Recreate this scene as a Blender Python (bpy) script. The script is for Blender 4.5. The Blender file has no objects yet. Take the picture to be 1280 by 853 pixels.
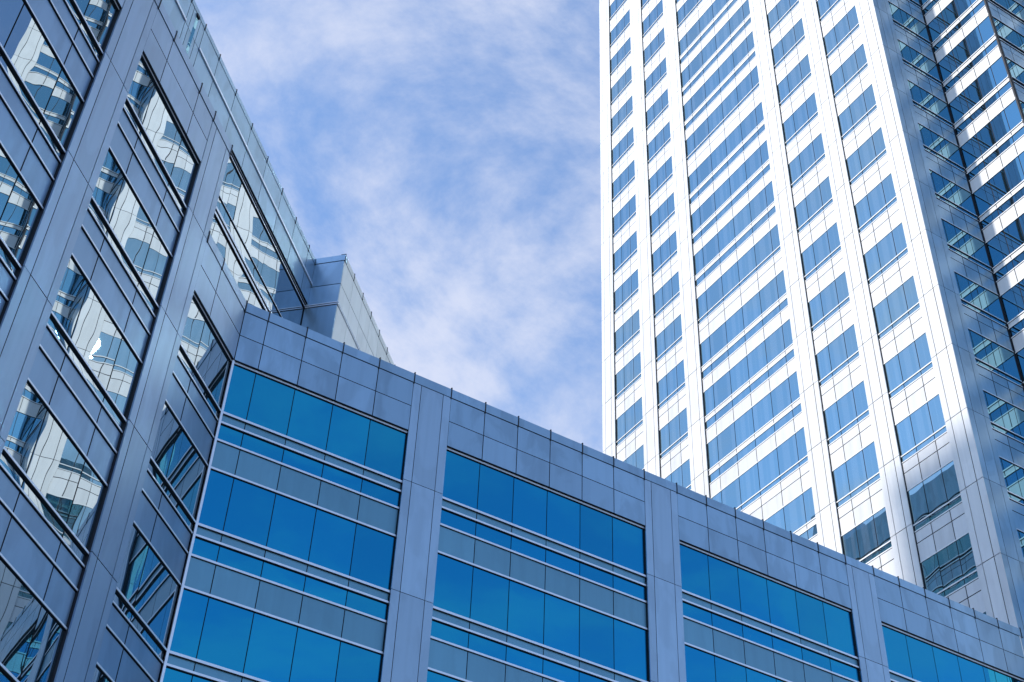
import bpy, math, random
from mathutils import Vector, Matrix
random.seed(7)
R = math.radians
scene = bpy.context.scene
col = scene.collection

# ---------------------------------------------------------------- materials
def newmat(name):
    m = bpy.data.materials.new(name); m.use_nodes = True
    nt = m.node_tree; b = nt.nodes['Principled BSDF']
    return m, nt, b

def island_value(nt, lo, hi):
    g = nt.nodes.new('ShaderNodeNewGeometry')
    mr = nt.nodes.new('ShaderNodeMapRange')
    mr.inputs['To Min'].default_value = lo; mr.inputs['To Max'].default_value = hi
    nt.links.new(g.outputs['Random Per Island'], mr.inputs['Value'])
    return g, mr

def metal_panel(name, base, metallic, rough, bump, blotch=0.10, seed=0.0):
    m, nt, b = newmat(name)
    L = nt.links
    g, mr = island_value(nt, 0.90, 1.06)
    tc = nt.nodes.new('ShaderNodeTexCoord')
    # soft irregular darker blotches from noise, shifted per sheet
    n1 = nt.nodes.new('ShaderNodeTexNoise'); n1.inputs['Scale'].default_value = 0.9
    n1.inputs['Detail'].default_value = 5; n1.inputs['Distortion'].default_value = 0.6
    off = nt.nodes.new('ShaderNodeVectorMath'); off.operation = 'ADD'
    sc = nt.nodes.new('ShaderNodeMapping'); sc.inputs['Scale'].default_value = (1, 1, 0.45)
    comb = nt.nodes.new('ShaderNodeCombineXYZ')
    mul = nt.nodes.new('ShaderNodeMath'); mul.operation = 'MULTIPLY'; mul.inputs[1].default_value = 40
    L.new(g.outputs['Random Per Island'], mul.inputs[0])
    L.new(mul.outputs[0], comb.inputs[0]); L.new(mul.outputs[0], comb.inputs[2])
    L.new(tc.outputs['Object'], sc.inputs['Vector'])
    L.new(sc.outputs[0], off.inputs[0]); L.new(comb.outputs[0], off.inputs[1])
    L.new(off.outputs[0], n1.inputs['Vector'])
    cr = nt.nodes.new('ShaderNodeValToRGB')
    cr.color_ramp.elements[0].position = 0.43; cr.color_ramp.elements[0].color = (1-blotch,)*3 + (1,)
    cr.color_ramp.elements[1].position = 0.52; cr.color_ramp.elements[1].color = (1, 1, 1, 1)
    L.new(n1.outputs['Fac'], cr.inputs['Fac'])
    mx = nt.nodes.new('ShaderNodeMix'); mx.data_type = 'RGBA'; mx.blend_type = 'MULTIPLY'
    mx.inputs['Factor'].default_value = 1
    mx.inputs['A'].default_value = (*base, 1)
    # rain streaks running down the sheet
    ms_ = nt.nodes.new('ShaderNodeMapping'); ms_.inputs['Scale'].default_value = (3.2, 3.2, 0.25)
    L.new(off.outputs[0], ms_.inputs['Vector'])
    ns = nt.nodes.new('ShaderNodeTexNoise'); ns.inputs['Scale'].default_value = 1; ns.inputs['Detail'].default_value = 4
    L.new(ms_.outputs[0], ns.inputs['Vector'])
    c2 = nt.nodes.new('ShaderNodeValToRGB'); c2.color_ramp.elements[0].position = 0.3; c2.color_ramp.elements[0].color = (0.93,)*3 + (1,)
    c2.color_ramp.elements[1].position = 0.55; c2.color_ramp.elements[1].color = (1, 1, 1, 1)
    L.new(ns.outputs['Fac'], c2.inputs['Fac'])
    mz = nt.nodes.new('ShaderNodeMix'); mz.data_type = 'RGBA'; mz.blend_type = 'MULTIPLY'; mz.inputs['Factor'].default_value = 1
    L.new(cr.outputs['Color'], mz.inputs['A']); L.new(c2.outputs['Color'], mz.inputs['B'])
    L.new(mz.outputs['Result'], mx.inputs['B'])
    vm = nt.nodes.new('ShaderNodeVectorMath'); vm.operation = 'SCALE'
    L.new(mx.outputs['Result'], vm.inputs[0]); L.new(mr.outputs['Result'], vm.inputs['Scale'])
    L.new(vm.outputs[0], b.inputs['Base Color'])
    b.inputs['Metallic'].default_value = metallic
    b.inputs['Roughness'].default_value = rough
    # oil-canning of the thin sheet
    n2 = nt.nodes.new('ShaderNodeTexNoise'); n2.inputs['Scale'].default_value = 0.8
    n2.inputs['Detail'].default_value = 1.5
    L.new(off.outputs[0], n2.inputs['Vector'])
    bp = nt.nodes.new('ShaderNodeBump'); bp.inputs['Strength'].default_value = 1
    bp.inputs['Distance'].default_value = bump
    L.new(n2.outputs['Fac'], bp.inputs['Height']); L.new(bp.outputs['Normal'], b.inputs['Normal'])
    return m

def glass(name, tint, wave, pillow, blind=0.0, wscale=0.55, spec_mix=0.88, graze=(0.9, 0.96, 1)):
    """reflective coated glazing: mirror-like outer face over a dark room, per-pane differences"""
    m, nt, b = newmat(name); L = nt.links
    out = nt.nodes['Material Output']
    g = nt.nodes.new('ShaderNodeNewGeometry')
    tc = nt.nodes.new('ShaderNodeTexCoord')
    uv = nt.nodes.new('ShaderNodeUVMap'); uv.uv_map = 'pane'
    sep = nt.nodes.new('ShaderNodeSeparateXYZ'); L.new(uv.outputs[0], sep.inputs[0])
    def sinpi(sock):
        a = nt.nodes.new('ShaderNodeMath'); a.operation = 'MULTIPLY'; a.inputs[1].default_value = math.pi
        s = nt.nodes.new('ShaderNodeMath'); s.operation = 'SINE'
        L.new(sock, a.inputs[0]); L.new(a.outputs[0], s.inputs[0]); return s.outputs[0]
    pm = nt.nodes.new('ShaderNodeMath'); pm.operation = 'MULTIPLY'
    L.new(sinpi(sep.outputs[0]), pm.inputs[0]); L.new(sinpi(sep.outputs[1]), pm.inputs[1])
    # random bulge per pane
    mr = nt.nodes.new('ShaderNodeMapRange'); mr.inputs['To Min'].default_value = -0.35*pillow
    mr.inputs['To Max'].default_value = pillow
    L.new(g.outputs['Random Per Island'], mr.inputs['Value'])
    pm2 = nt.nodes.new('ShaderNodeMath'); pm2.operation = 'MULTIPLY'
    L.new(pm.outputs[0], pm2.inputs[0]); L.new(mr.outputs['Result'], pm2.inputs[1])
    mul = nt.nodes.new('ShaderNodeMath'); mul.operation = 'MULTIPLY'; mul.inputs[1].default_value = 53
    L.new(g.outputs['Random Per Island'], mul.inputs[0])
    comb = nt.nodes.new('ShaderNodeCombineXYZ'); L.new(mul.outputs[0], comb.inputs[2])
    add = nt.nodes.new('ShaderNodeVectorMath'); add.operation = 'ADD'
    L.new(tc.outputs['Object'], add.inputs[0]); L.new(comb.outputs[0], add.inputs[1])
    no = nt.nodes.new('ShaderNodeTexNoise'); no.inputs['Scale'].default_value = wscale
    no.inputs['Detail'].default_value = 0.3; L.new(add.outputs[0], no.inputs['Vector'])
    w = nt.nodes.new('ShaderNodeMath'); w.operation = 'MULTIPLY'; w.inputs[1].default_value = wave
    L.new(no.outputs['Fac'], w.inputs[0])
    h = nt.nodes.new('ShaderNodeMath'); h.operation = 'ADD'
    L.new(w.outputs[0], h.inputs[0]); L.new(pm2.outputs[0], h.inputs[1])
    bp = nt.nodes.new('ShaderNodeBump'); bp.inputs['Strength'].default_value = 1
    bp.inputs['Distance'].default_value = 1.0
    L.new(h.outputs[0], bp.inputs['Height'])
    # room behind the coating
    b.inputs['Base Color'].default_value = (0.015, 0.06, 0.09, 1)
    b.inputs['Roughness'].default_value = 0.6
    b.inputs['Specular IOR Level'].default_value = 0.2
    if blind > 0:
        # some rooms have pale blinds drawn behind part of the pane
        cr = nt.nodes.new('ShaderNodeValToRGB'); cr.color_ramp.interpolation = 'CONSTANT'
        e = cr.color_ramp.elements; e[0].position = 0; e[0].color = (0.015, 0.06, 0.09, 1)
        e[1].position = 1-blind; e[1].color = (0.20, 0.25, 0.31, 1)
        e2 = cr.color_ramp.elements.new(1-blind*0.45); e2.color = (0.12, 0.17, 0.22, 1)
        # blinds cover a stretch of the pane's width
        fr = nt.nodes.new('ShaderNodeMath'); fr.operation = 'MULTIPLY_ADD'; fr.inputs[1].default_value = 1.6
        L.new(sep.outputs[0], fr.inputs[0]); L.new(mul.outputs[0], fr.inputs[2])
        wn = nt.nodes.new('ShaderNodeTexNoise'); wn.noise_dimensions = '1D'; wn.inputs['Scale'].default_value = 1.3; wn.inputs['Detail'].default_value = 3
        L.new(fr.outputs[0], wn.inputs['W'])
        L.new(wn.outputs['Fac'], cr.inputs['Fac']); L.new(cr.outputs[0], b.inputs['Base Color'])
    gl = nt.nodes.new('ShaderNodeBsdfGlossy'); gl.inputs['Roughness'].default_value = 0.004
    tr, tg, tb = tint
    mrt = nt.nodes.new('ShaderNodeMapRange'); mrt.inputs['To Min'].default_value = 0.91; mrt.inputs['To Max'].default_value = 1.08
    L.new(g.outputs['Random Per Island'], mrt.inputs['Value'])
    vs = nt.nodes.new('ShaderNodeVectorMath'); vs.operation = 'SCALE'; vs.inputs[0].default_value = tint
    L.new(mrt.outputs['Result'], vs.inputs['Scale'])
    # coating goes neutral and brighter towards grazing view
    lw = nt.nodes.new('ShaderNodeFresnel'); lw.inputs['IOR'].default_value = 1.5
    mxc = nt.nodes.new('ShaderNodeMix'); mxc.data_type = 'RGBA'
    L.new(lw.outputs[0], mxc.inputs['Factor']); L.new(vs.outputs[0], mxc.inputs['A'])
    mxc.inputs['B'].default_value = (*graze, 1)
    L.new(mxc.outputs['Result'], gl.inputs['Color'])
    L.new(bp.outputs['Normal'], gl.inputs['Normal'])
    ms = nt.nodes.new('ShaderNodeMixShader'); ms.inputs[0].default_value = spec_mix
    L.new(b.outputs[0], ms.inputs[1]); L.new(gl.outputs[0], ms.inputs[2]); L.new(ms.outputs[0], out.inputs[0])
    return m

def plain(name, c, rough=0.6, metallic=0.0):
    m, nt, b = newmat(name)
    b.inputs['Roughness'].default_value = rough; b.inputs['Metallic'].default_value = metallic
    n = nt.nodes.new('ShaderNodeTexNoise'); n.inputs['Scale'].default_value = 3; n.inputs['Detail'].default_value = 4
    tc = nt.nodes.new('ShaderNodeTexCoord'); nt.links.new(tc.outputs['Object'], n.inputs['Vector'])
    cr = nt.nodes.new('ShaderNodeValToRGB')
    cr.color_ramp.elements[0].color = (*[x*0.88 for x in c], 1); cr.color_ramp.elements[1].color = (*[min(1, x*1.1) for x in c], 1)
    nt.links.new(n.outputs['Fac'], cr.inputs['Fac']); nt.links.new(cr.outputs[0], b.inputs['Base Color'])
    return m

M = {}
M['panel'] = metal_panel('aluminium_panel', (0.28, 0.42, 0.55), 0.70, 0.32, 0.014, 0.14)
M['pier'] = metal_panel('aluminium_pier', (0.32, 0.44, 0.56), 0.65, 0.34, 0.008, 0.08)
M['tpanel'] = metal_panel('lit_aluminium_panel', (0.76, 0.755, 0.755), 0.0, 0.5, 0.010, 0.06)  # lit copy of the same aluminium, sunlight put into the colour
M['tspan'] = metal_panel('lit_spandrel_sheet', (0.70, 0.70, 0.71), 0.0, 0.5, 0.012, 0.04)  # spandrel version of the lit copy, sunlight in its colour
M['pierl'] = metal_panel('dimmed_aluminium_pier', (0.26, 0.355, 0.49), 0.62, 0.34, 0.009, 0.08)  # same metal as the other pier, dimmer lighting put into its colour
M['panell'] = metal_panel('dimmed_aluminium_panel', (0.20, 0.31, 0.455), 0.62, 0.34, 0.010, 0.10)  # same metal as the other panel, dimmer lighting put into its colour
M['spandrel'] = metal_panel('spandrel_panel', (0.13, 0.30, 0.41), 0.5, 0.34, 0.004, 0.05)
M['joint'] = plain('joint_gasket', (0.008, 0.012, 0.022), 0.7)
M['bar'] = plain('silver_bar', (0.68, 0.72, 0.80), 0.38, 0.6)
M['glassc'] = glass('blue_glass', (0.0, 0.265, 0.46), 0.0010, 0.0012, graze=(0.3, 0.75, 0.95))
M['glassl'] = glass('wavy_glass', (0.37, 0.455, 0.50), 0.0058, 0.0016, wscale=0.55)
M['glasst'] = glass('tower_glass', (0.31, 0.47, 0.49), 0.0012, 0.0012, 0.45)
M['glassw'] = glass('wing_glass', (0.12, 0.34, 0.45), 0.0008, 0.0010)
M['tbar'] = plain('white_bar', (0.80, 0.80, 0.80), 0.6)
M['roof'] = plain('roof_gravel', (0.2, 0.2, 0.2), 0.9)

# ---------------------------------------------------------------- mesh builder
class MB:
    def __init__(s): s.v = []; s.f = []; s.m = []; s.uv = []; s.mats = []
    def mi(s, k):
        if k not in s.mats: s.mats.append(k)
        return s.mats.index(k)
    def hexa(s, p, mat, side=None):
        # p: 8 points, 0-3 bottom ring, 4-7 top ring
        i = len(s.v); s.v += [tuple(q) for q in p]
        fs = [(0,3,2,1),(4,5,6,7),(0,1,5,4),(1,2,6,5),(2,3,7,6),(3,0,4,7)]
        a = Vector(p[1])-Vector(p[0]); b = Vector(p[3])-Vector(p[0]); c = Vector(p[4])-Vector(p[0])
        flip = a.cross(b).dot(c) < 0
        k = s.mi(mat); k2 = s.mi(side) if side else k
        for fi, f in enumerate(fs):
            idx = [i+j for j in f]; uv = [(0,0),(1,0),(1,1),(0,1)]
            if f[0] in (1,2,0,3) and f[2] in (5,6,7,4): uv = [(0,0),(1,0),(1,1),(0,1)]
            if flip: idx = idx[::-1]; uv = uv[::-1]
            s.f.append(idx); s.m.append(k if fi == 2 else k2); s.uv.append(uv)
    def prism(s, poly, z0, z1, mat):
        n = len(poly); i = len(s.v)
        area = sum(poly[j][0]*poly[(j+1) % n][1]-poly[(j+1) % n][0]*poly[j][1] for j in range(n))
        if area < 0: poly = poly[::-1]
        s.v += [(x, y, z0) for x, y in poly]+[(x, y, z1) for x, y in poly]
        k = s.mi(mat)
        def add(idx): s.f.append(idx); s.m.append(k); s.uv.append([(0, 0)]*len(idx))
        add([i+j for j in range(n)][::-1]); add([i+n+j for j in range(n)])
        for j in range(n): add([i+j, i+(j+1) % n, i+n+(j+1) % n, i+n+j])
    def build(s, name, parent=None, org=None):
        me = bpy.data.meshes.new(name)
        o = bpy.data.objects.new(name, me); col.objects.link(o)
        off = Vector((0, 0, 0))
        if parent is not None:
            o.parent = parent; off = Vector(parent.get('_w', (0, 0, 0)))
        org = Vector(org) if org is not None else off
        me.from_pydata([tuple(Vector(q)-org) for q in s.v], [], s.f)
        o.location = org-off; o['_w'] = tuple(org)
        for k in s.mats: me.materials.append(M[k])
        me.polygons.foreach_set('material_index', s.m)
        ul = me.uv_layers.new(name='pane')
        ul.data.foreach_set('uv', [c for f in s.uv for p in f for c in p])
        me.update()
        return o

class Fac:
    """a facade: u runs along it, z up, d outwards from its face"""
    def __init__(s, O, u, n):
        s.O = Vector((*O, 0)); s.u = Vector((*u, 0)).normalized(); s.n = Vector((*n, 0)).normalized()
    def P(s, u, z, d): return s.O+s.u*u+s.n*d+Vector((0, 0, z))
    def box(s, mb, u0, u1, z0, z1, d0, d1, mat, side=None):
        P = s.P
        mb.hexa([P(u0,z0,d1),P(u1,z0,d1),P(u1,z0,d0),P(u0,z0,d0),P(u0,z1,d1),P(u1,z1,d1),P(u1,z1,d0),P(u0,z1,d0)], mat, side)

def thing(name, label, cat, loc):
    o = bpy.data.objects.new(name, None); col.objects.link(o); o.location = loc
    o.empty_display_size = 2
    o['label'] = label; o['category'] = cat; o['_w'] = tuple(loc); return o

J0 = 31.12; FL = 4.5
def J(k): return J0+FL*k
REC = -0.14           # glazing sits this far behind the pier faces

class Style:
    def __init__(s, gl, pan, span, bar='bar', gap=0.012, barh=0.06, proud=0.06, panel_bars=True, drip=0.02):
        s.drip = drip
        s.gl = gl; s.pan = pan; s.span = span; s.bar = bar; s.gap = gap; s.barh = barh; s.proud = proud; s.panel_bars = panel_bars

def bar(fac, mb, u0, u1, ztop, st, out=None, h=None):
    h = h or st.barh; out = st.proud if out is None else out
    fac.box(mb, u0, u1, ztop-h, ztop, REC-0.02, REC+out, st.bar)
    fac.box(mb, u0, u1, ztop-h-st.drip, ztop-h, REC-0.02, REC+out-0.006, 'joint')  # black strip paints the shaded underside of the bar

def panes(fac, mb, js, z0, z1, mat, gap, d=REC):
    for a, b in zip(js[:-1], js[1:]):
        fac.box(mb, a+gap, b-gap, z0, z1, d-0.03, d, mat, 'joint')

def window(fac, js, k, pat, st, parent, single=None):
    """one ribbon window of one bay and storey: glass, frame bars, lower pane"""
    j = J(k); u0, u1 = js[0], js[-1]
    G = single or MB(); FR = single or MB(); LP = single or MB()
    panes(fac, G, js, j-0.03, j+2.10, st.gl, st.gap)
    bar(fac, FR, u0, u1, j+2.19, st)                      # head
    bar(fac, FR, u0, u1, j-0.03, st, out=st.proud*1.45, h=st.barh*1.15)     # sill
    if pat == 'B':
        panes(fac, LP, js, j-0.44, j-0.13, st.gl, st.gap)
        bar(fac, FR, u0, u1, j-0.44, st)
    else:
        bar(fac, FR, u0, u1, j-0.44, st, out=st.proud*1.3)
        panes(fac, LP, js, j-1.16, j-0.535, st.gl, st.gap)
        bar(fac, FR, u0, u1, j-1.16, st)
    if single is None:
        w = G.build('window', parent, fac.P((u0+u1)/2, j, REC))
        FR.build('frame', w); LP.build('lower_pane', w)
        return w

def spandrel(fac, js, k, pat, st, mb, lo=None):
    j = J(k); g = st.gap
    def row(z0, z1, m):
        for a, b in zip(js[:-1], js[1:]): fac.box(mb, a+g, b-g, z0, z1, REC-0.03, REC+0.005, m, 'joint')
    if pat == 'B':
        row(j-1.17, j-0.54, st.span)
        if st.panel_bars:
            bar(fac, mb, js[0], js[-1], j-1.17, st)
            row(j-2.30, j-1.27, st.span)
        else:
            row(j-2.30, j-1.17-2*g, st.span)
    else:
        row(j-0.43+0, j-0.13, st.span) if False else row(j-0.44+0.003, j-0.13, st.span)
        row(j-2.30, j-1.26, st.span)

def sp_part(fac, js, k, pat, st, parent):
    m = MB(); spandrel(fac, js, k, pat, st, m)
    m.build('spandrel', parent, fac.P((js[0]+js[-1])/2, J(k)-1.2, REC))

def pier(fac, u0, u1, z0, z1, st, parent, groove=0.33, ks=None, d=0.0, name='pier'):
    mb = MB(); g = st.gap*0.8
    zs = [z0]+[J(k) for k in range(-8, 40) if z0+0.3 < J(k) < z1-0.1]+[z1]
    cuts = [u0, u0+groove, u1-groove, u1] if u1-u0 > 1.0 else [u0, u1]
    for a, b in zip(zs[:-1], zs[1:]):
        for i, (p, q) in enumerate(zip(cuts[:-1], cuts[1:])):
            fac.box(mb, p+(g if i else 0), q-(g if i < len(cuts)-2 else 0), a+g, b-g, d-0.05, d, st.pan, 'joint' if (0 < i < len(cuts)-2) else None)
    # side cheeks and dark core of the pier
    fac.box(mb, u0+0.006, u1-0.006, z0+0.002, z1-0.002, REC-0.08, d-0.052, 'joint' if st.pan != 'tpanel' else 'joint')
    return mb.build(name, parent, fac.P((u0+u1)/2, z0, d))

def parapet(fac, js, z_win, z_mid, z_cap, z_top, st, parent, piers=(), ticks=None, d=-0.01, name='parapet', mat=None):
    mb = MB(); g = st.gap; mat = mat or st.pan
    inp = lambda a, b: any(a > p-0.05 and b < q+0.05 for p, q in piers)
    for a, b in zip(js[:-1], js[1:]):
        if inp(a, b): continue
        fac.box(mb, a+g, b-g, z_win, z_mid-g, REC-0.03, d, mat, 'joint')
        fac.box(mb, a+g, b-g, z_mid+g, z_cap-g, REC-0.03, d, mat, 'joint')
    o = mb.build(name, parent, fac.P(js[0], z_win, 0))
    cp = MB(); tk = ticks or js
    for a, b in zip(tk[:-1], tk[1:]):
        fac.box(cp, a+g*.7, b-g*.7, z_cap+g, z_top, -0.75, 0.012, mat)
    for a in tk:
        fac.box(cp, a-g*1.3, a+g*1.3, z_cap-0.05, z_top+0.07, -0.5, 0.028, 'joint')
    cp.build('coping', o)
    return o

def tag(o, label): o['label'] = label

# ---------------------------------------------------------------- setting
gm = MB(); gm.prism([(-900,-900),(900,-900),(900,900),(-900,900)], -0.5, 0.0, 'ground')
def ground_mats():
    m, nt, b = newmat('paving')
    br = nt.nodes.new('ShaderNodeTexBrick'); br.inputs['Scale'].default_value = 1.0
    br.inputs['Color1'].default_value = (0.16, 0.155, 0.15, 1); br.inputs['Color2'].default_value = (0.20, 0.195, 0.19, 1)
    br.inputs['Mortar'].default_value = (0.07, 0.07, 0.07, 1); br.inputs['Mortar Size'].default_value = 0.01
    tc = nt.nodes.new('ShaderNodeTexCoord'); nt.links.new(tc.outputs['Object'], br.inputs['Vector'])
    nt.links.new(br.outputs['Color'], b.inputs['Base Color']); b.inputs['Roughness'].default_value = 0.85
    M['paving'] = m
    M['ground'] = plain('asphalt', (0.05, 0.05, 0.052), 0.9)
    M['ground'].node_tree.nodes['Noise Texture'].inputs['Scale'].default_value = 8
ground_mats()
g = gm.build('ground'); g['kind'] = 'structure'
pv = MB(); pv.prism([(-30,-22),(75,-22),(75,36.3),(10.3,36.3),(-30,-4.0)], 0.004, 0.13, 'paving')
p = pv.build('pavement'); p['kind'] = 'structure'

# ---------------------------------------------------------------- centre building
X0, Y0 = 10.16, 36.67
SQ = 2**-0.5
cb = thing('office_building', 'low block with deep blue ribbon windows and grey metal parapet beside the tall tower', 'office building', (X0+19, Y0, 0))
fc = Fac((0, Y0), (1, 0), (0, -1))
stc = Style('glassc', 'panel', 'spandrel', gap=0.016, barh=0.075, proud=0.045)
stp = Style('glassc', 'pier', 'spandrel', gap=0.014)
bays_c = [[10.16,11.06,12.56,14.05,15.55,17.04],[18.64,20.15,21.64,23.13,24.63,26.13,27.63],
          [29.26,30.77,32.28,33.77,35.28,36.76,38.29],[39.90,41.39,42.93,44.41,45.95,47.43,48.90]]
piers_c = [(17.04,18.64),(27.63,29.26),(38.29,39.90)]
core = MB(); core.prism([(X0+0.02,Y0-REC+0.04),(54.0,Y0-REC+0.04),(54.0,62),(X0+0.02,62)], 0.01, 35.5, 'joint')
core.build('wall', cb)
rf = MB(); rf.prism([(X0+1,Y0+0.7),(48.7,Y0+0.7),(48.7,61.9),(X0+1,61.9)], 35.51, 35.62, 'roof'); rf.build('roof', cb)
cl = MB()
for js in bays_c:
    jj = js[:]
    if jj[0] == 10.16: jj[0] = 10.21
    for k in range(0, -7, -1):
        window(fc, jj, k, 'A', stc, cb)
        sp_part(fc, jj, k, 'A', stc, cb)
for a, b in piers_c: pier(fc, a, b, 0.05, 35.58, stp, cb)
alljs = sorted(set([u for js in bays_c for u in js]))
parapet(fc, alljs, 33.33, 34.46, 35.58, 36.0, stc, cb, piers_c, ticks=alljs)
ct = MB(); fc.box(ct, 10.125, 10.205, 0.05, 33.32, -0.17, -0.05, 'bar'); ct.build('corner_trim', cb)

# ---------------------------------------------------------------- angled corner building (left)
lb = thing('corner_office_building', 'angled metal clad block at left whose windows mirror the sunlit tower', 'office building', (X0-8, Y0-8, 0))
fl = Fac((X0, Y0), (-1, -1), (1, -1))          # u = s, distance from the inner corner
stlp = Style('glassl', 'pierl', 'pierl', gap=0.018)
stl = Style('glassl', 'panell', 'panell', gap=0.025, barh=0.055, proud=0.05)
per = 6.33
bays_l = [[-0.03, 2.2, 3.53]]
piers_l = [(3.53, 5.11)]
for i in range(6):
    o = i*per
    bays_l.append([5.11+o, 6.37+o, 8.58+o, 9.87+o]); piers_l.append((9.87+o, 11.44+o))
SEND = piers_l[-1][1]
inw = lambda s, d: (X0-SQ*s+SQ*d, Y0-SQ*s-SQ*d)   # d outward
core = MB()
core.prism([inw(0.0,REC-0.04), inw(SEND,REC-0.04), inw(SEND,-14), inw(-6,-14), inw(-6,-1.2), inw(0.0,-1.2)], 0.01, 35.5, 'joint')
core.prism([inw(3.56,REC-0.04), inw(SEND,REC-0.04), inw(SEND,-1.1), inw(3.56,-1.1)], 35.5, 40.0, 'joint')
core.prism([inw(-6.8,-1.18), inw(SEND,-1.18), inw(SEND,-14), inw(-6.8,-14)], 35.51, 44.9, 'joint')
core.build('wall', lb)
rf = MB(); rf.prism([inw(-6.8,-1.2), inw(SEND-.1,-1.2), inw(SEND-.1,-13.9), inw(-6.8,-13.9)], 44.91, 45.0, 'roof'); rf.build('roof', lb)
cl = MB()
for n, js in enumerate(bays_l):
    ks = range(0, -7, -1) if n == 0 else range(1, -7, -1)
    for k in ks:
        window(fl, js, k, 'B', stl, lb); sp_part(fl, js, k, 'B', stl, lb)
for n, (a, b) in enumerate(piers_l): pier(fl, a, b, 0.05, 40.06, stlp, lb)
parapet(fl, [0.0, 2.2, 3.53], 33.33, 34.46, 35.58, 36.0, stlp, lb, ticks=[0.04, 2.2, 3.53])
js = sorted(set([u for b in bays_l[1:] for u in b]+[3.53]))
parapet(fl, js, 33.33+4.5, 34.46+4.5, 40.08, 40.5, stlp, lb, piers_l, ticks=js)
# cheek where the taller part stops beside the first bay
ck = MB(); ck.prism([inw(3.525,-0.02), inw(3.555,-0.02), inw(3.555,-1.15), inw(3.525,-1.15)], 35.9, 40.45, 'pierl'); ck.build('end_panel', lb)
# recessed upper storey, one metre behind the main face
fu = Fac(inw(0, -1.0+0.0), (-1, -1), (1, -1))
stu = Style('glassl', 'panel', 'panel', gap=0.013, barh=0.06, proud=0.05)
ujs = [-6.8, -5.92, -4.25, -2.58, -0.82, 0.93, 2.65, 4.35, 5.75]
u2 = [7.0+1.7*i for i in range(18)]
def upper(js):
    G = MB(); F = MB(); LP = MB()
    panes(fu, G, js, 40.07, 42.24, 'glassl', 0.01); panes(fu, LP, js, 39.42, 39.98, 'glassl', 0.01)
    panes(fu, LP, js, 36.6, 38.95, 'glassl', 0.01)
    bar(fu, F, js[0], js[-1], 42.36, stu, out=0.05, h=0.06); bar(fu, F, js[0], js[-1], 42.47, stu, out=0.07, h=0.03)
    bar(fu, F, js[0], js[-1], 40.06, stu, out=0.04, h=0.03)
    bar(fu, F, js[0], js[-1], 39.41, stu, out=0.06, h=0.12); bar(fu, F, js[0], js[-1], 39.15, stu, out=0.06, h=0.10)
    w = G.build('window', lb, fu.P(js[0], 40, REC)); F.build('frame', w); LP.build('lower_pane', w)
upper([-6.8, -2.58, 1.05, 5.75]); upper([7.0+5.1*i for i in range(7)])
allu = ujs+[6.1, 6.25, 6.50, 6.72]+u2
parapet(fu, [u for u in allu if u != 6.25 and u != 6.50], 42.5, 43.62, 44.85, 45.1, stu, lb, ticks=ujs+u2, d=0.0)
led = MB()
fu.box(led, -6.8, 5.75, 43.62, 43.74, -0.05, 0.045, 'bar'); fu.box(led, 7.0, 37, 43.62, 43.74, -0.05, 0.045, 'bar')
fu.box(led, 5.75, 7.0, 36, 42.5, -0.1, -0.01, 'panel')
led.build('ledge', lb)
vs = MB(); fu.box(vs, 6.29, 6.47, 42.6, 44.72, -0.02, 0.006, 'glassw'); fu.box(vs, 6.27, 6.49, 44.72, 44.84, -0.02, 0.05, 'joint'); vs.build('vent_slot', lb)
# projecting rooftop block
pb = MB(); OB = 0.35
pb.prism([inw(-6.84, OB-0.04), inw(-6.84, -1.3), inw(-34, -1.3), inw(-34, OB-0.04)], 35.9, 45.0, 'joint')
pe = pb.build('rooftop_block', lb)
ff = Fac(inw(-6.8, -1.1), (1, -1), (-1, -1))   # its short front face, u runs outwards
fr = Fac(inw(-6.82, OB), (1, 1), (1, -1))     # its long side
sb = MB()
for z0, z1 in ((36.0, 42.2), (42.42, 43.44), (43.48, 44.83)):
    ff.box(sb, 0.0, 1.44, z0, z1, -0.05, 0.0, 'panel')
    for i in range(18): 
        a = 0.03+1.45*i*0.86; b = 0.03+1.45*(i+1)*0.86
        fr.box(sb, a+0.01, b-0.012, z0, z1, -0.04, 0.0, 'tpanel')  # lit copy: light thrown back by the tower is put into the colour
for zz in (42.24, 42.34):
    ff.box(sb, 0.0, 1.50, zz, zz+0.05, -0.05, 0.03, 'bar'); fr.box(sb, 0.035, 24, zz, zz+0.05, -0.05, 0.03, 'bar')
ff.box(sb, 0.0, 1.47, 44.87, 45.2, -0.3, 0.012, 'panel')
for i in range(18):
    a = 0.02+1.247*i; fr.box(sb, a+0.01, a+1.235, 44.87, 45.2, -0.3, 0.012, 'tpanel'); fr.box(sb, a-0.015, a+0.015, 44.85, 45.28, -0.2, 0.03, 'joint')
sb.build('cladding', pe)

# ---------------------------------------------------------------- tower
XT, YT = 48.75, 36.67
tw = thing('office_tower', 'tall sunlit tower with white metal piers and stepped right side rising behind the low block', 'tower', (XT+8, YT+16, 0))
ft = Fac((XT, 0), (0, 1), (-1, 0))
fs = Fac((0, YT), (1, 0), (0, -1))
stt = Style('glasst', 'tpanel', 'tspan', bar='tbar', gap=0.025, barh=0.07, proud=0.02, panel_bars=False, drip=0.012)
sts = Style('glassw', 'panel', 'panel', gap=0.024, barh=0.06, proud=0.04, panel_bars=False)  # sides turned from the sun take the darker panel, shade in its colour
ZT = J(27)-0.5
KLO, KHI = -6, 26
cam_o = Vector((0, 0, 1.7))
CX = Vector((0.848127, -0.52847735, 0.03731329)); CU = Vector((-0.37734328, -0.5531387, 0.7427312)); CF = Vector((0.37187719, 0.6440103, 0.66854924))
FP = 1758.2156
def pix(P):
    v = P-cam_o; w = v.dot(CF)
    return 640+FP*v.dot(CX)/w, 426.5-FP*v.dot(CU)/w
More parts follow.
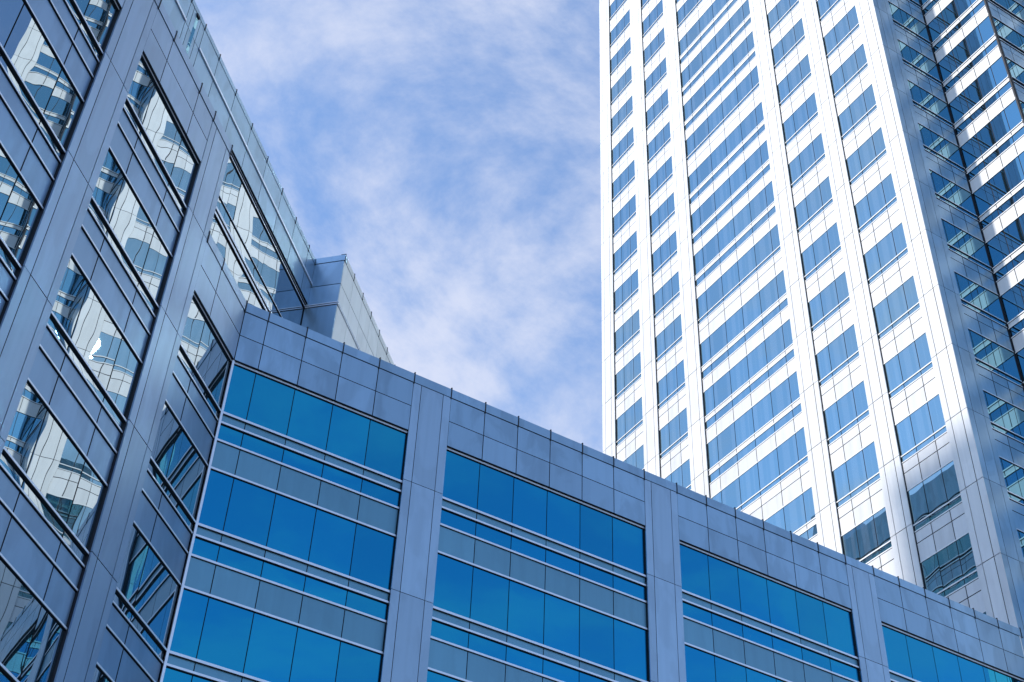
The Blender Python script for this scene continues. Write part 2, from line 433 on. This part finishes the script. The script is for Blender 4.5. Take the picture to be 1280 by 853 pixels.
def seen(fac, u0, u1, z0, z1):
    pts = [pix(fac.P(u, z, 0)) for u in (u0, u1) for z in (z0, z1)]
    xs = [p[0] for p in pts]; ys = [p[1] for p in pts]
    if max(xs) < 0 or min(xs) > 1280 or max(ys) < 0 or min(ys) > 853: return 0
    best = 0
    for u in (u0, u1):
        P = fac.P(u, z1, 0); t = 0.998*(YT)/P.y; q = cam_o+(P-cam_o)*t
        if fac.P(u, 0, 0).y <= YT+0.01 or q.z > 36: best = 1
    return best*(max(xs)-min(xs))*(max(ys)-min(ys))
# structural core following the stepped plan
plan = [(XT-REC+0.04,YT+0.18),(54.38,YT+0.18),(54.38,31.98),(59.78,31.98),(59.78,26.4),(80,26.4),(80,69.7),(XT-REC+0.04,69.7)]
core = MB(); core.prism(plan, 0.01, ZT-0.4, 'joint'); core.build('wall', tw)
rf = MB(); rf.prism(plan, ZT-0.39, ZT-0.2, 'roof'); rf.build('roof', tw)
cols_t = [[38.22,39.20,40.54,41.68],[43.25,44.32,45.72,46.85],[48.52,49.44,51.20,53.06,54.90,56.72,57.80],
          [59.55,60.60,61.80,62.92],[64.67,65.80,67.05,68.20]]
piers_t = [(36.67,38.22),(41.68,43.25),(46.85,48.52),(57.80,59.55),(62.92,64.67),(68.20,69.82)]
cand = []
cl = MB()
for c, js in enumerate(cols_t):
    for k in range(KLO, KHI+1):
        pat = 'A' if (c == 2 and k % 4 != 1) else 'B'
        st = stt
        cand.append((seen(ft, js[0], js[-1], J(k)-.4, J(k)+2.1), ft, js, k, pat, st))

jside = [50.43,51.70,52.92,54.17]
cl = MB()
for k in range(KLO, KHI+1):
    cand.append((seen(fs, jside[0], jside[-1], J(k)-.4, J(k)+2.1), fs, jside, k, 'B', sts))

cand.sort(key=lambda t: -t[0])
rest = MB(); rsp = MB()
for n, (a, fac, js, k, pat, st) in enumerate(cand):
    if n < 100 and a > 0: window(fac, js, k, pat, st, tw); sp_part(fac, js, k, pat, st, tw)
    else: window(fac, js, k, pat, st, tw, single=rest); spandrel(fac, js, k, pat, st, rsp)
o = rest.build('window', tw); o['kind'] = 'stuff'
o = rsp.build('spandrel', tw); o['kind'] = 'stuff'
stt2 = Style('glasst', 'tpanel', 'tpanel', gap=0.026)
for a, b in piers_t: pier(ft, a+(0.0 if a > 37 else 0.0), b, 0.05, ZT, stt2, tw, groove=0.40)
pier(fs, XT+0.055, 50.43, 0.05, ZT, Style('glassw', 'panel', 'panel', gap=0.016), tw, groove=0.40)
# stepped wing on the right
wg = MB(); P1 = (59.95,31.98)
wg.prism([(54.40,32.0),(54.40,36.8),(59,36.8),(59,32.0)], 0.02, ZT-0.45, 'joint')
wing = wg.build('stepped_wing', tw)
f1 = Fac((54.2, 0), (0, 1), (-1, 0)); j1 = [31.82, 33.0, 34.2, 35.4, 36.80]
f2 = Fac((0, 31.8), (1, 0), (0, -1)); j2 = [54.22, 55.5, 56.85, 58.2, 59.6]
f3 = Fac((59.6, 0), (0, 1), (-1, 0)); j3 = [27.9, 29.2, 30.5, 31.94]
f4 = Fac((0, 26.2), (1, 0), (0, -1)); j4 = [61.25, 63, 65, 67, 69, 71, 73, 75, 77, 80]
stw = Style('glassw', 'tpanel', 'tspan', bar='tbar', gap=0.026, barh=0.07, proud=0.03, panel_bars=False)
stws = Style('glassw', 'panel', 'panel', gap=0.022, barh=0.06, proud=0.05, panel_bars=False)  # darker panel on the wing's unlit sides, shade in its colour
cl = MB(); rest = MB()
for fac, js, pat, st in ((f1, j1, 'A', stw), (f2, j2, 'B', stws), (f3, j3, 'A', stw), (f4, j4, 'B', stws)):
    for k in range(KLO, KHI+1):
        spandrel(fac, js, k, pat, st, cl)
        a = seen(fac, js[0], js[-1], J(k)-.4, J(k)+2.1)
        mb = MB()
        if a > 0 and fac in (f1, f2):
            window(fac, js, k, pat, st, wing, single=mb); mb.build('window', wing, fac.P(js[0], J(k), 0))
        else: window(fac, js, k, pat, st, wing, single=rest)
cl.build('spandrel_panels', wing); 
r = rest.build('window', wing); r['kind'] = 'stuff'
cp = MB(); f1.box(cp, 31.785, 31.83, 0.05, ZT, -0.16, 0.0, 'joint'); f2.box(cp, 54.2, 54.22, 0.05, ZT, -0.12, 0.01, 'joint'); cp.build('corner_trim', wing)
pier(f3, 26.2, 27.9, 0.05, ZT, stt2, tw, groove=0.40)
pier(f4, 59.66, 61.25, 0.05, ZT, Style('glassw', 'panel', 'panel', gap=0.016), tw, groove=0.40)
tp = MB()
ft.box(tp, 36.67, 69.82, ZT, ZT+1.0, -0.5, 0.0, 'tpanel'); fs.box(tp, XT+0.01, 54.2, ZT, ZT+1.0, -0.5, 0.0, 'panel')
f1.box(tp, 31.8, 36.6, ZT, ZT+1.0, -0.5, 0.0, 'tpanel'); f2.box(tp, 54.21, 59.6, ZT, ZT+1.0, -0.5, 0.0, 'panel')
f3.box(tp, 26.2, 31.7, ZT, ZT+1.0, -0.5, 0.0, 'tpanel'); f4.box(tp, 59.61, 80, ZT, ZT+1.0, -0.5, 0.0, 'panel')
tp.build('parapet', tw)

# ---------------------------------------------------------------- the second tower out of frame, seen mirrored in the glass and throwing the shade
nt_ = thing('neighbouring_tower', 'dark glass tower outside the frame, seen mirrored in the lowest windows of the sunlit tower', 'tower', (-22, 70, 0))
m2 = MB()
m2.prism([(-5,42),(-38,42),(-38,50),(-5,50)], 0.01, 91.2, 'joint')
m2.prism([(-5,50),(-38,50),(-38,78),(-5,78)], 0.01, 80.0, 'joint')
m2.prism([(-5,78),(-38,78),(-38,108),(-5,108)], 0.01, 95.7, 'joint')
m2.prism([(-6,101),(-12,101),(-12,104),(-6,104)], 95.7, 102.5, 'pier')
m2.build('wall', nt_)
fn = Fac((-5+0.17, 0), (0, 1), (1, 0))
stn = Style('glassw', 'panel', 'panel', gap=0.03, barh=0.12, proud=0.1, panel_bars=False)
a1 = MB(); a2 = MB()
for js, kt in (([42.1+1.55*i for i in range(6)], 12), ([50.2+1.97*i for i in range(15)], 9), ([78.2+1.85*i for i in range(17)], 13)):
    for k in range(-6, kt+1):
        spandrel(fn, js, k, 'B', stn, a1); window(fn, js, k, 'B', stn, nt_, single=a2)
fn.box(a1, 42.05, 49.95, 87.6, 91.25, -0.17, 0.0, 'panel'); fn.box(a1, 50.05, 77.95, 74.2, 80.05, -0.17, 0.0, 'panel'); fn.box(a1, 78.05, 107.9, 92.0, 95.75, -0.17, 0.0, 'panel')
a1.build('spandrel_panels', nt_); o = a2.build('window', nt_); o['kind'] = 'stuff'

for ob in bpy.data.objects:
    if '_w' in ob: del ob['_w']

# ---------------------------------------------------------------- camera
cam = bpy.data.cameras.new('camera'); co = bpy.data.objects.new('camera', cam); col.objects.link(co)
mt = Matrix.Identity(4)
for i, v in enumerate((CX, CU, -CF)):
    for j_ in range(3): mt[j_][i] = v[j_]
mt.translation = cam_o
co.matrix_world = mt
cam.sensor_width = 36; cam.lens = 36*FP/1280; cam.clip_end = 3000; cam.clip_start = 0.1
scene.camera = co

# ---------------------------------------------------------------- light
SUN_EL = 38.5
sv = Vector((-1, 0.132, 0)).normalized()*math.cos(R(SUN_EL)); sv.z = math.sin(R(SUN_EL))
sun = bpy.data.lights.new('sun', 'SUN'); sun.energy = 2.0; sun.angle = R(2.0); sun.color = (1, 0.94, 0.85)
so = bpy.data.objects.new('sun', sun); col.objects.link(so); so.rotation_euler = sv.to_track_quat('Z', 'Y').to_euler()
so.location = (0, 0, 200)
w = bpy.data.worlds.new('World'); scene.world = w; w.use_nodes = True
nt = w.node_tree; L = nt.links; bg = nt.nodes['Background']
sky = nt.nodes.new('ShaderNodeTexSky'); sky.sky_type = 'NISHITA'; sky.sun_disc = False
sky.sun_elevation = R(SUN_EL); sky.sun_rotation = math.atan2(sv.x, sv.y)
sky.air_density = 1.0; sky.dust_density = 0.2; sky.ozone_density = 4.0; sky.altitude = 50
tc = nt.nodes.new('ShaderNodeTexCoord')
sep = nt.nodes.new('ShaderNodeSeparateXYZ'); L.new(tc.outputs['Generated'], sep.inputs[0])
mx = nt.nodes.new('ShaderNodeMath'); mx.operation = 'MAXIMUM'; mx.inputs[1].default_value = 0.08; L.new(sep.outputs[2], mx.inputs[0])
dv = nt.nodes.new('ShaderNodeVectorMath'); dv.operation = 'DIVIDE'
cz = nt.nodes.new('ShaderNodeCombineXYZ')
for i in range(3): L.new(mx.outputs[0], cz.inputs[i])
L.new(tc.outputs['Generated'], dv.inputs[0]); L.new(cz.outputs[0], dv.inputs[1])
mp = nt.nodes.new('ShaderNodeMapping'); mp.inputs['Rotation'].default_value = (0, 0, R(-20)); mp.inputs['Scale'].default_value = (1.0, 1.15, 1)
mp.inputs['Location'].default_value = (6.6, 1.7, 0)
L.new(dv.outputs[0], mp.inputs['Vector'])
n1 = nt.nodes.new('ShaderNodeTexNoise'); n1.inputs['Scale'].default_value = 2.8; n1.inputs['Detail'].default_value = 12
n1.inputs['Roughness'].default_value = 0.62; n1.inputs['Distortion'].default_value = 0.3
L.new(mp.outputs[0], n1.inputs['Vector'])
cr = nt.nodes.new('ShaderNodeValToRGB'); cr.color_ramp.interpolation = 'EASE'
cr.color_ramp.elements[0].position = 0.38; cr.color_ramp.elements[0].color = (0, 0, 0, 1)
cr.color_ramp.elements[1].position = 0.64; cr.color_ramp.elements[1].color = (0.85, 0.85, 0.85, 1)
L.new(n1.outputs['Fac'], cr.inputs['Fac'])
mix = nt.nodes.new('ShaderNodeMix'); mix.data_type = 'RGBA'
L.new(cr.outputs['Color'], mix.inputs['Factor']); L.new(sky.outputs['Color'], mix.inputs['A'])
mix.inputs['B'].default_value = (2.4, 2.54, 3.05, 1)
# the thin cirrus is thickest in one part of the sky, and thins out elsewhere
dt = nt.nodes.new('ShaderNodeVectorMath'); dt.operation = 'DOT_PRODUCT'; dt.inputs[1].default_value = Vector((0.33, 0.62, 0.71)).normalized()
nrm = nt.nodes.new('ShaderNodeVectorMath'); nrm.operation = 'NORMALIZE'; L.new(tc.outputs['Generated'], nrm.inputs[0]); L.new(nrm.outputs[0], dt.inputs[0])
mk = nt.nodes.new('ShaderNodeMapRange'); mk.interpolation_type = 'SMOOTHSTEP'
mk.inputs['From Min'].default_value = 0.72; mk.inputs['From Max'].default_value = 0.985; mk.inputs['To Min'].default_value = 0.55; mk.inputs['To Max'].default_value = 1
L.new(dt.outputs['Value'], mk.inputs['Value'])
mm = nt.nodes.new('ShaderNodeMath'); mm.operation = 'MULTIPLY'; L.new(cr.outputs['Color'], mm.inputs[0]); L.new(mk.outputs['Result'], mm.inputs[1])
L.new(mm.outputs[0], mix.inputs['Factor'])
L.new(mix.outputs['Result'], bg.inputs['Color']); bg.inputs['Strength'].default_value = 0.15

vs_ = scene.view_settings
vs_.view_transform = 'Standard'; vs_.look = 'None'; vs_.exposure = 1.1; vs_.gamma = 1; vs_.use_curve_mapping = False
scene.render.engine = 'CYCLES'
scene.cycles.max_bounces = 8; scene.cycles.glossy_bounces = 6
scene.render.resolution_x = 1024; scene.render.resolution_y = 682
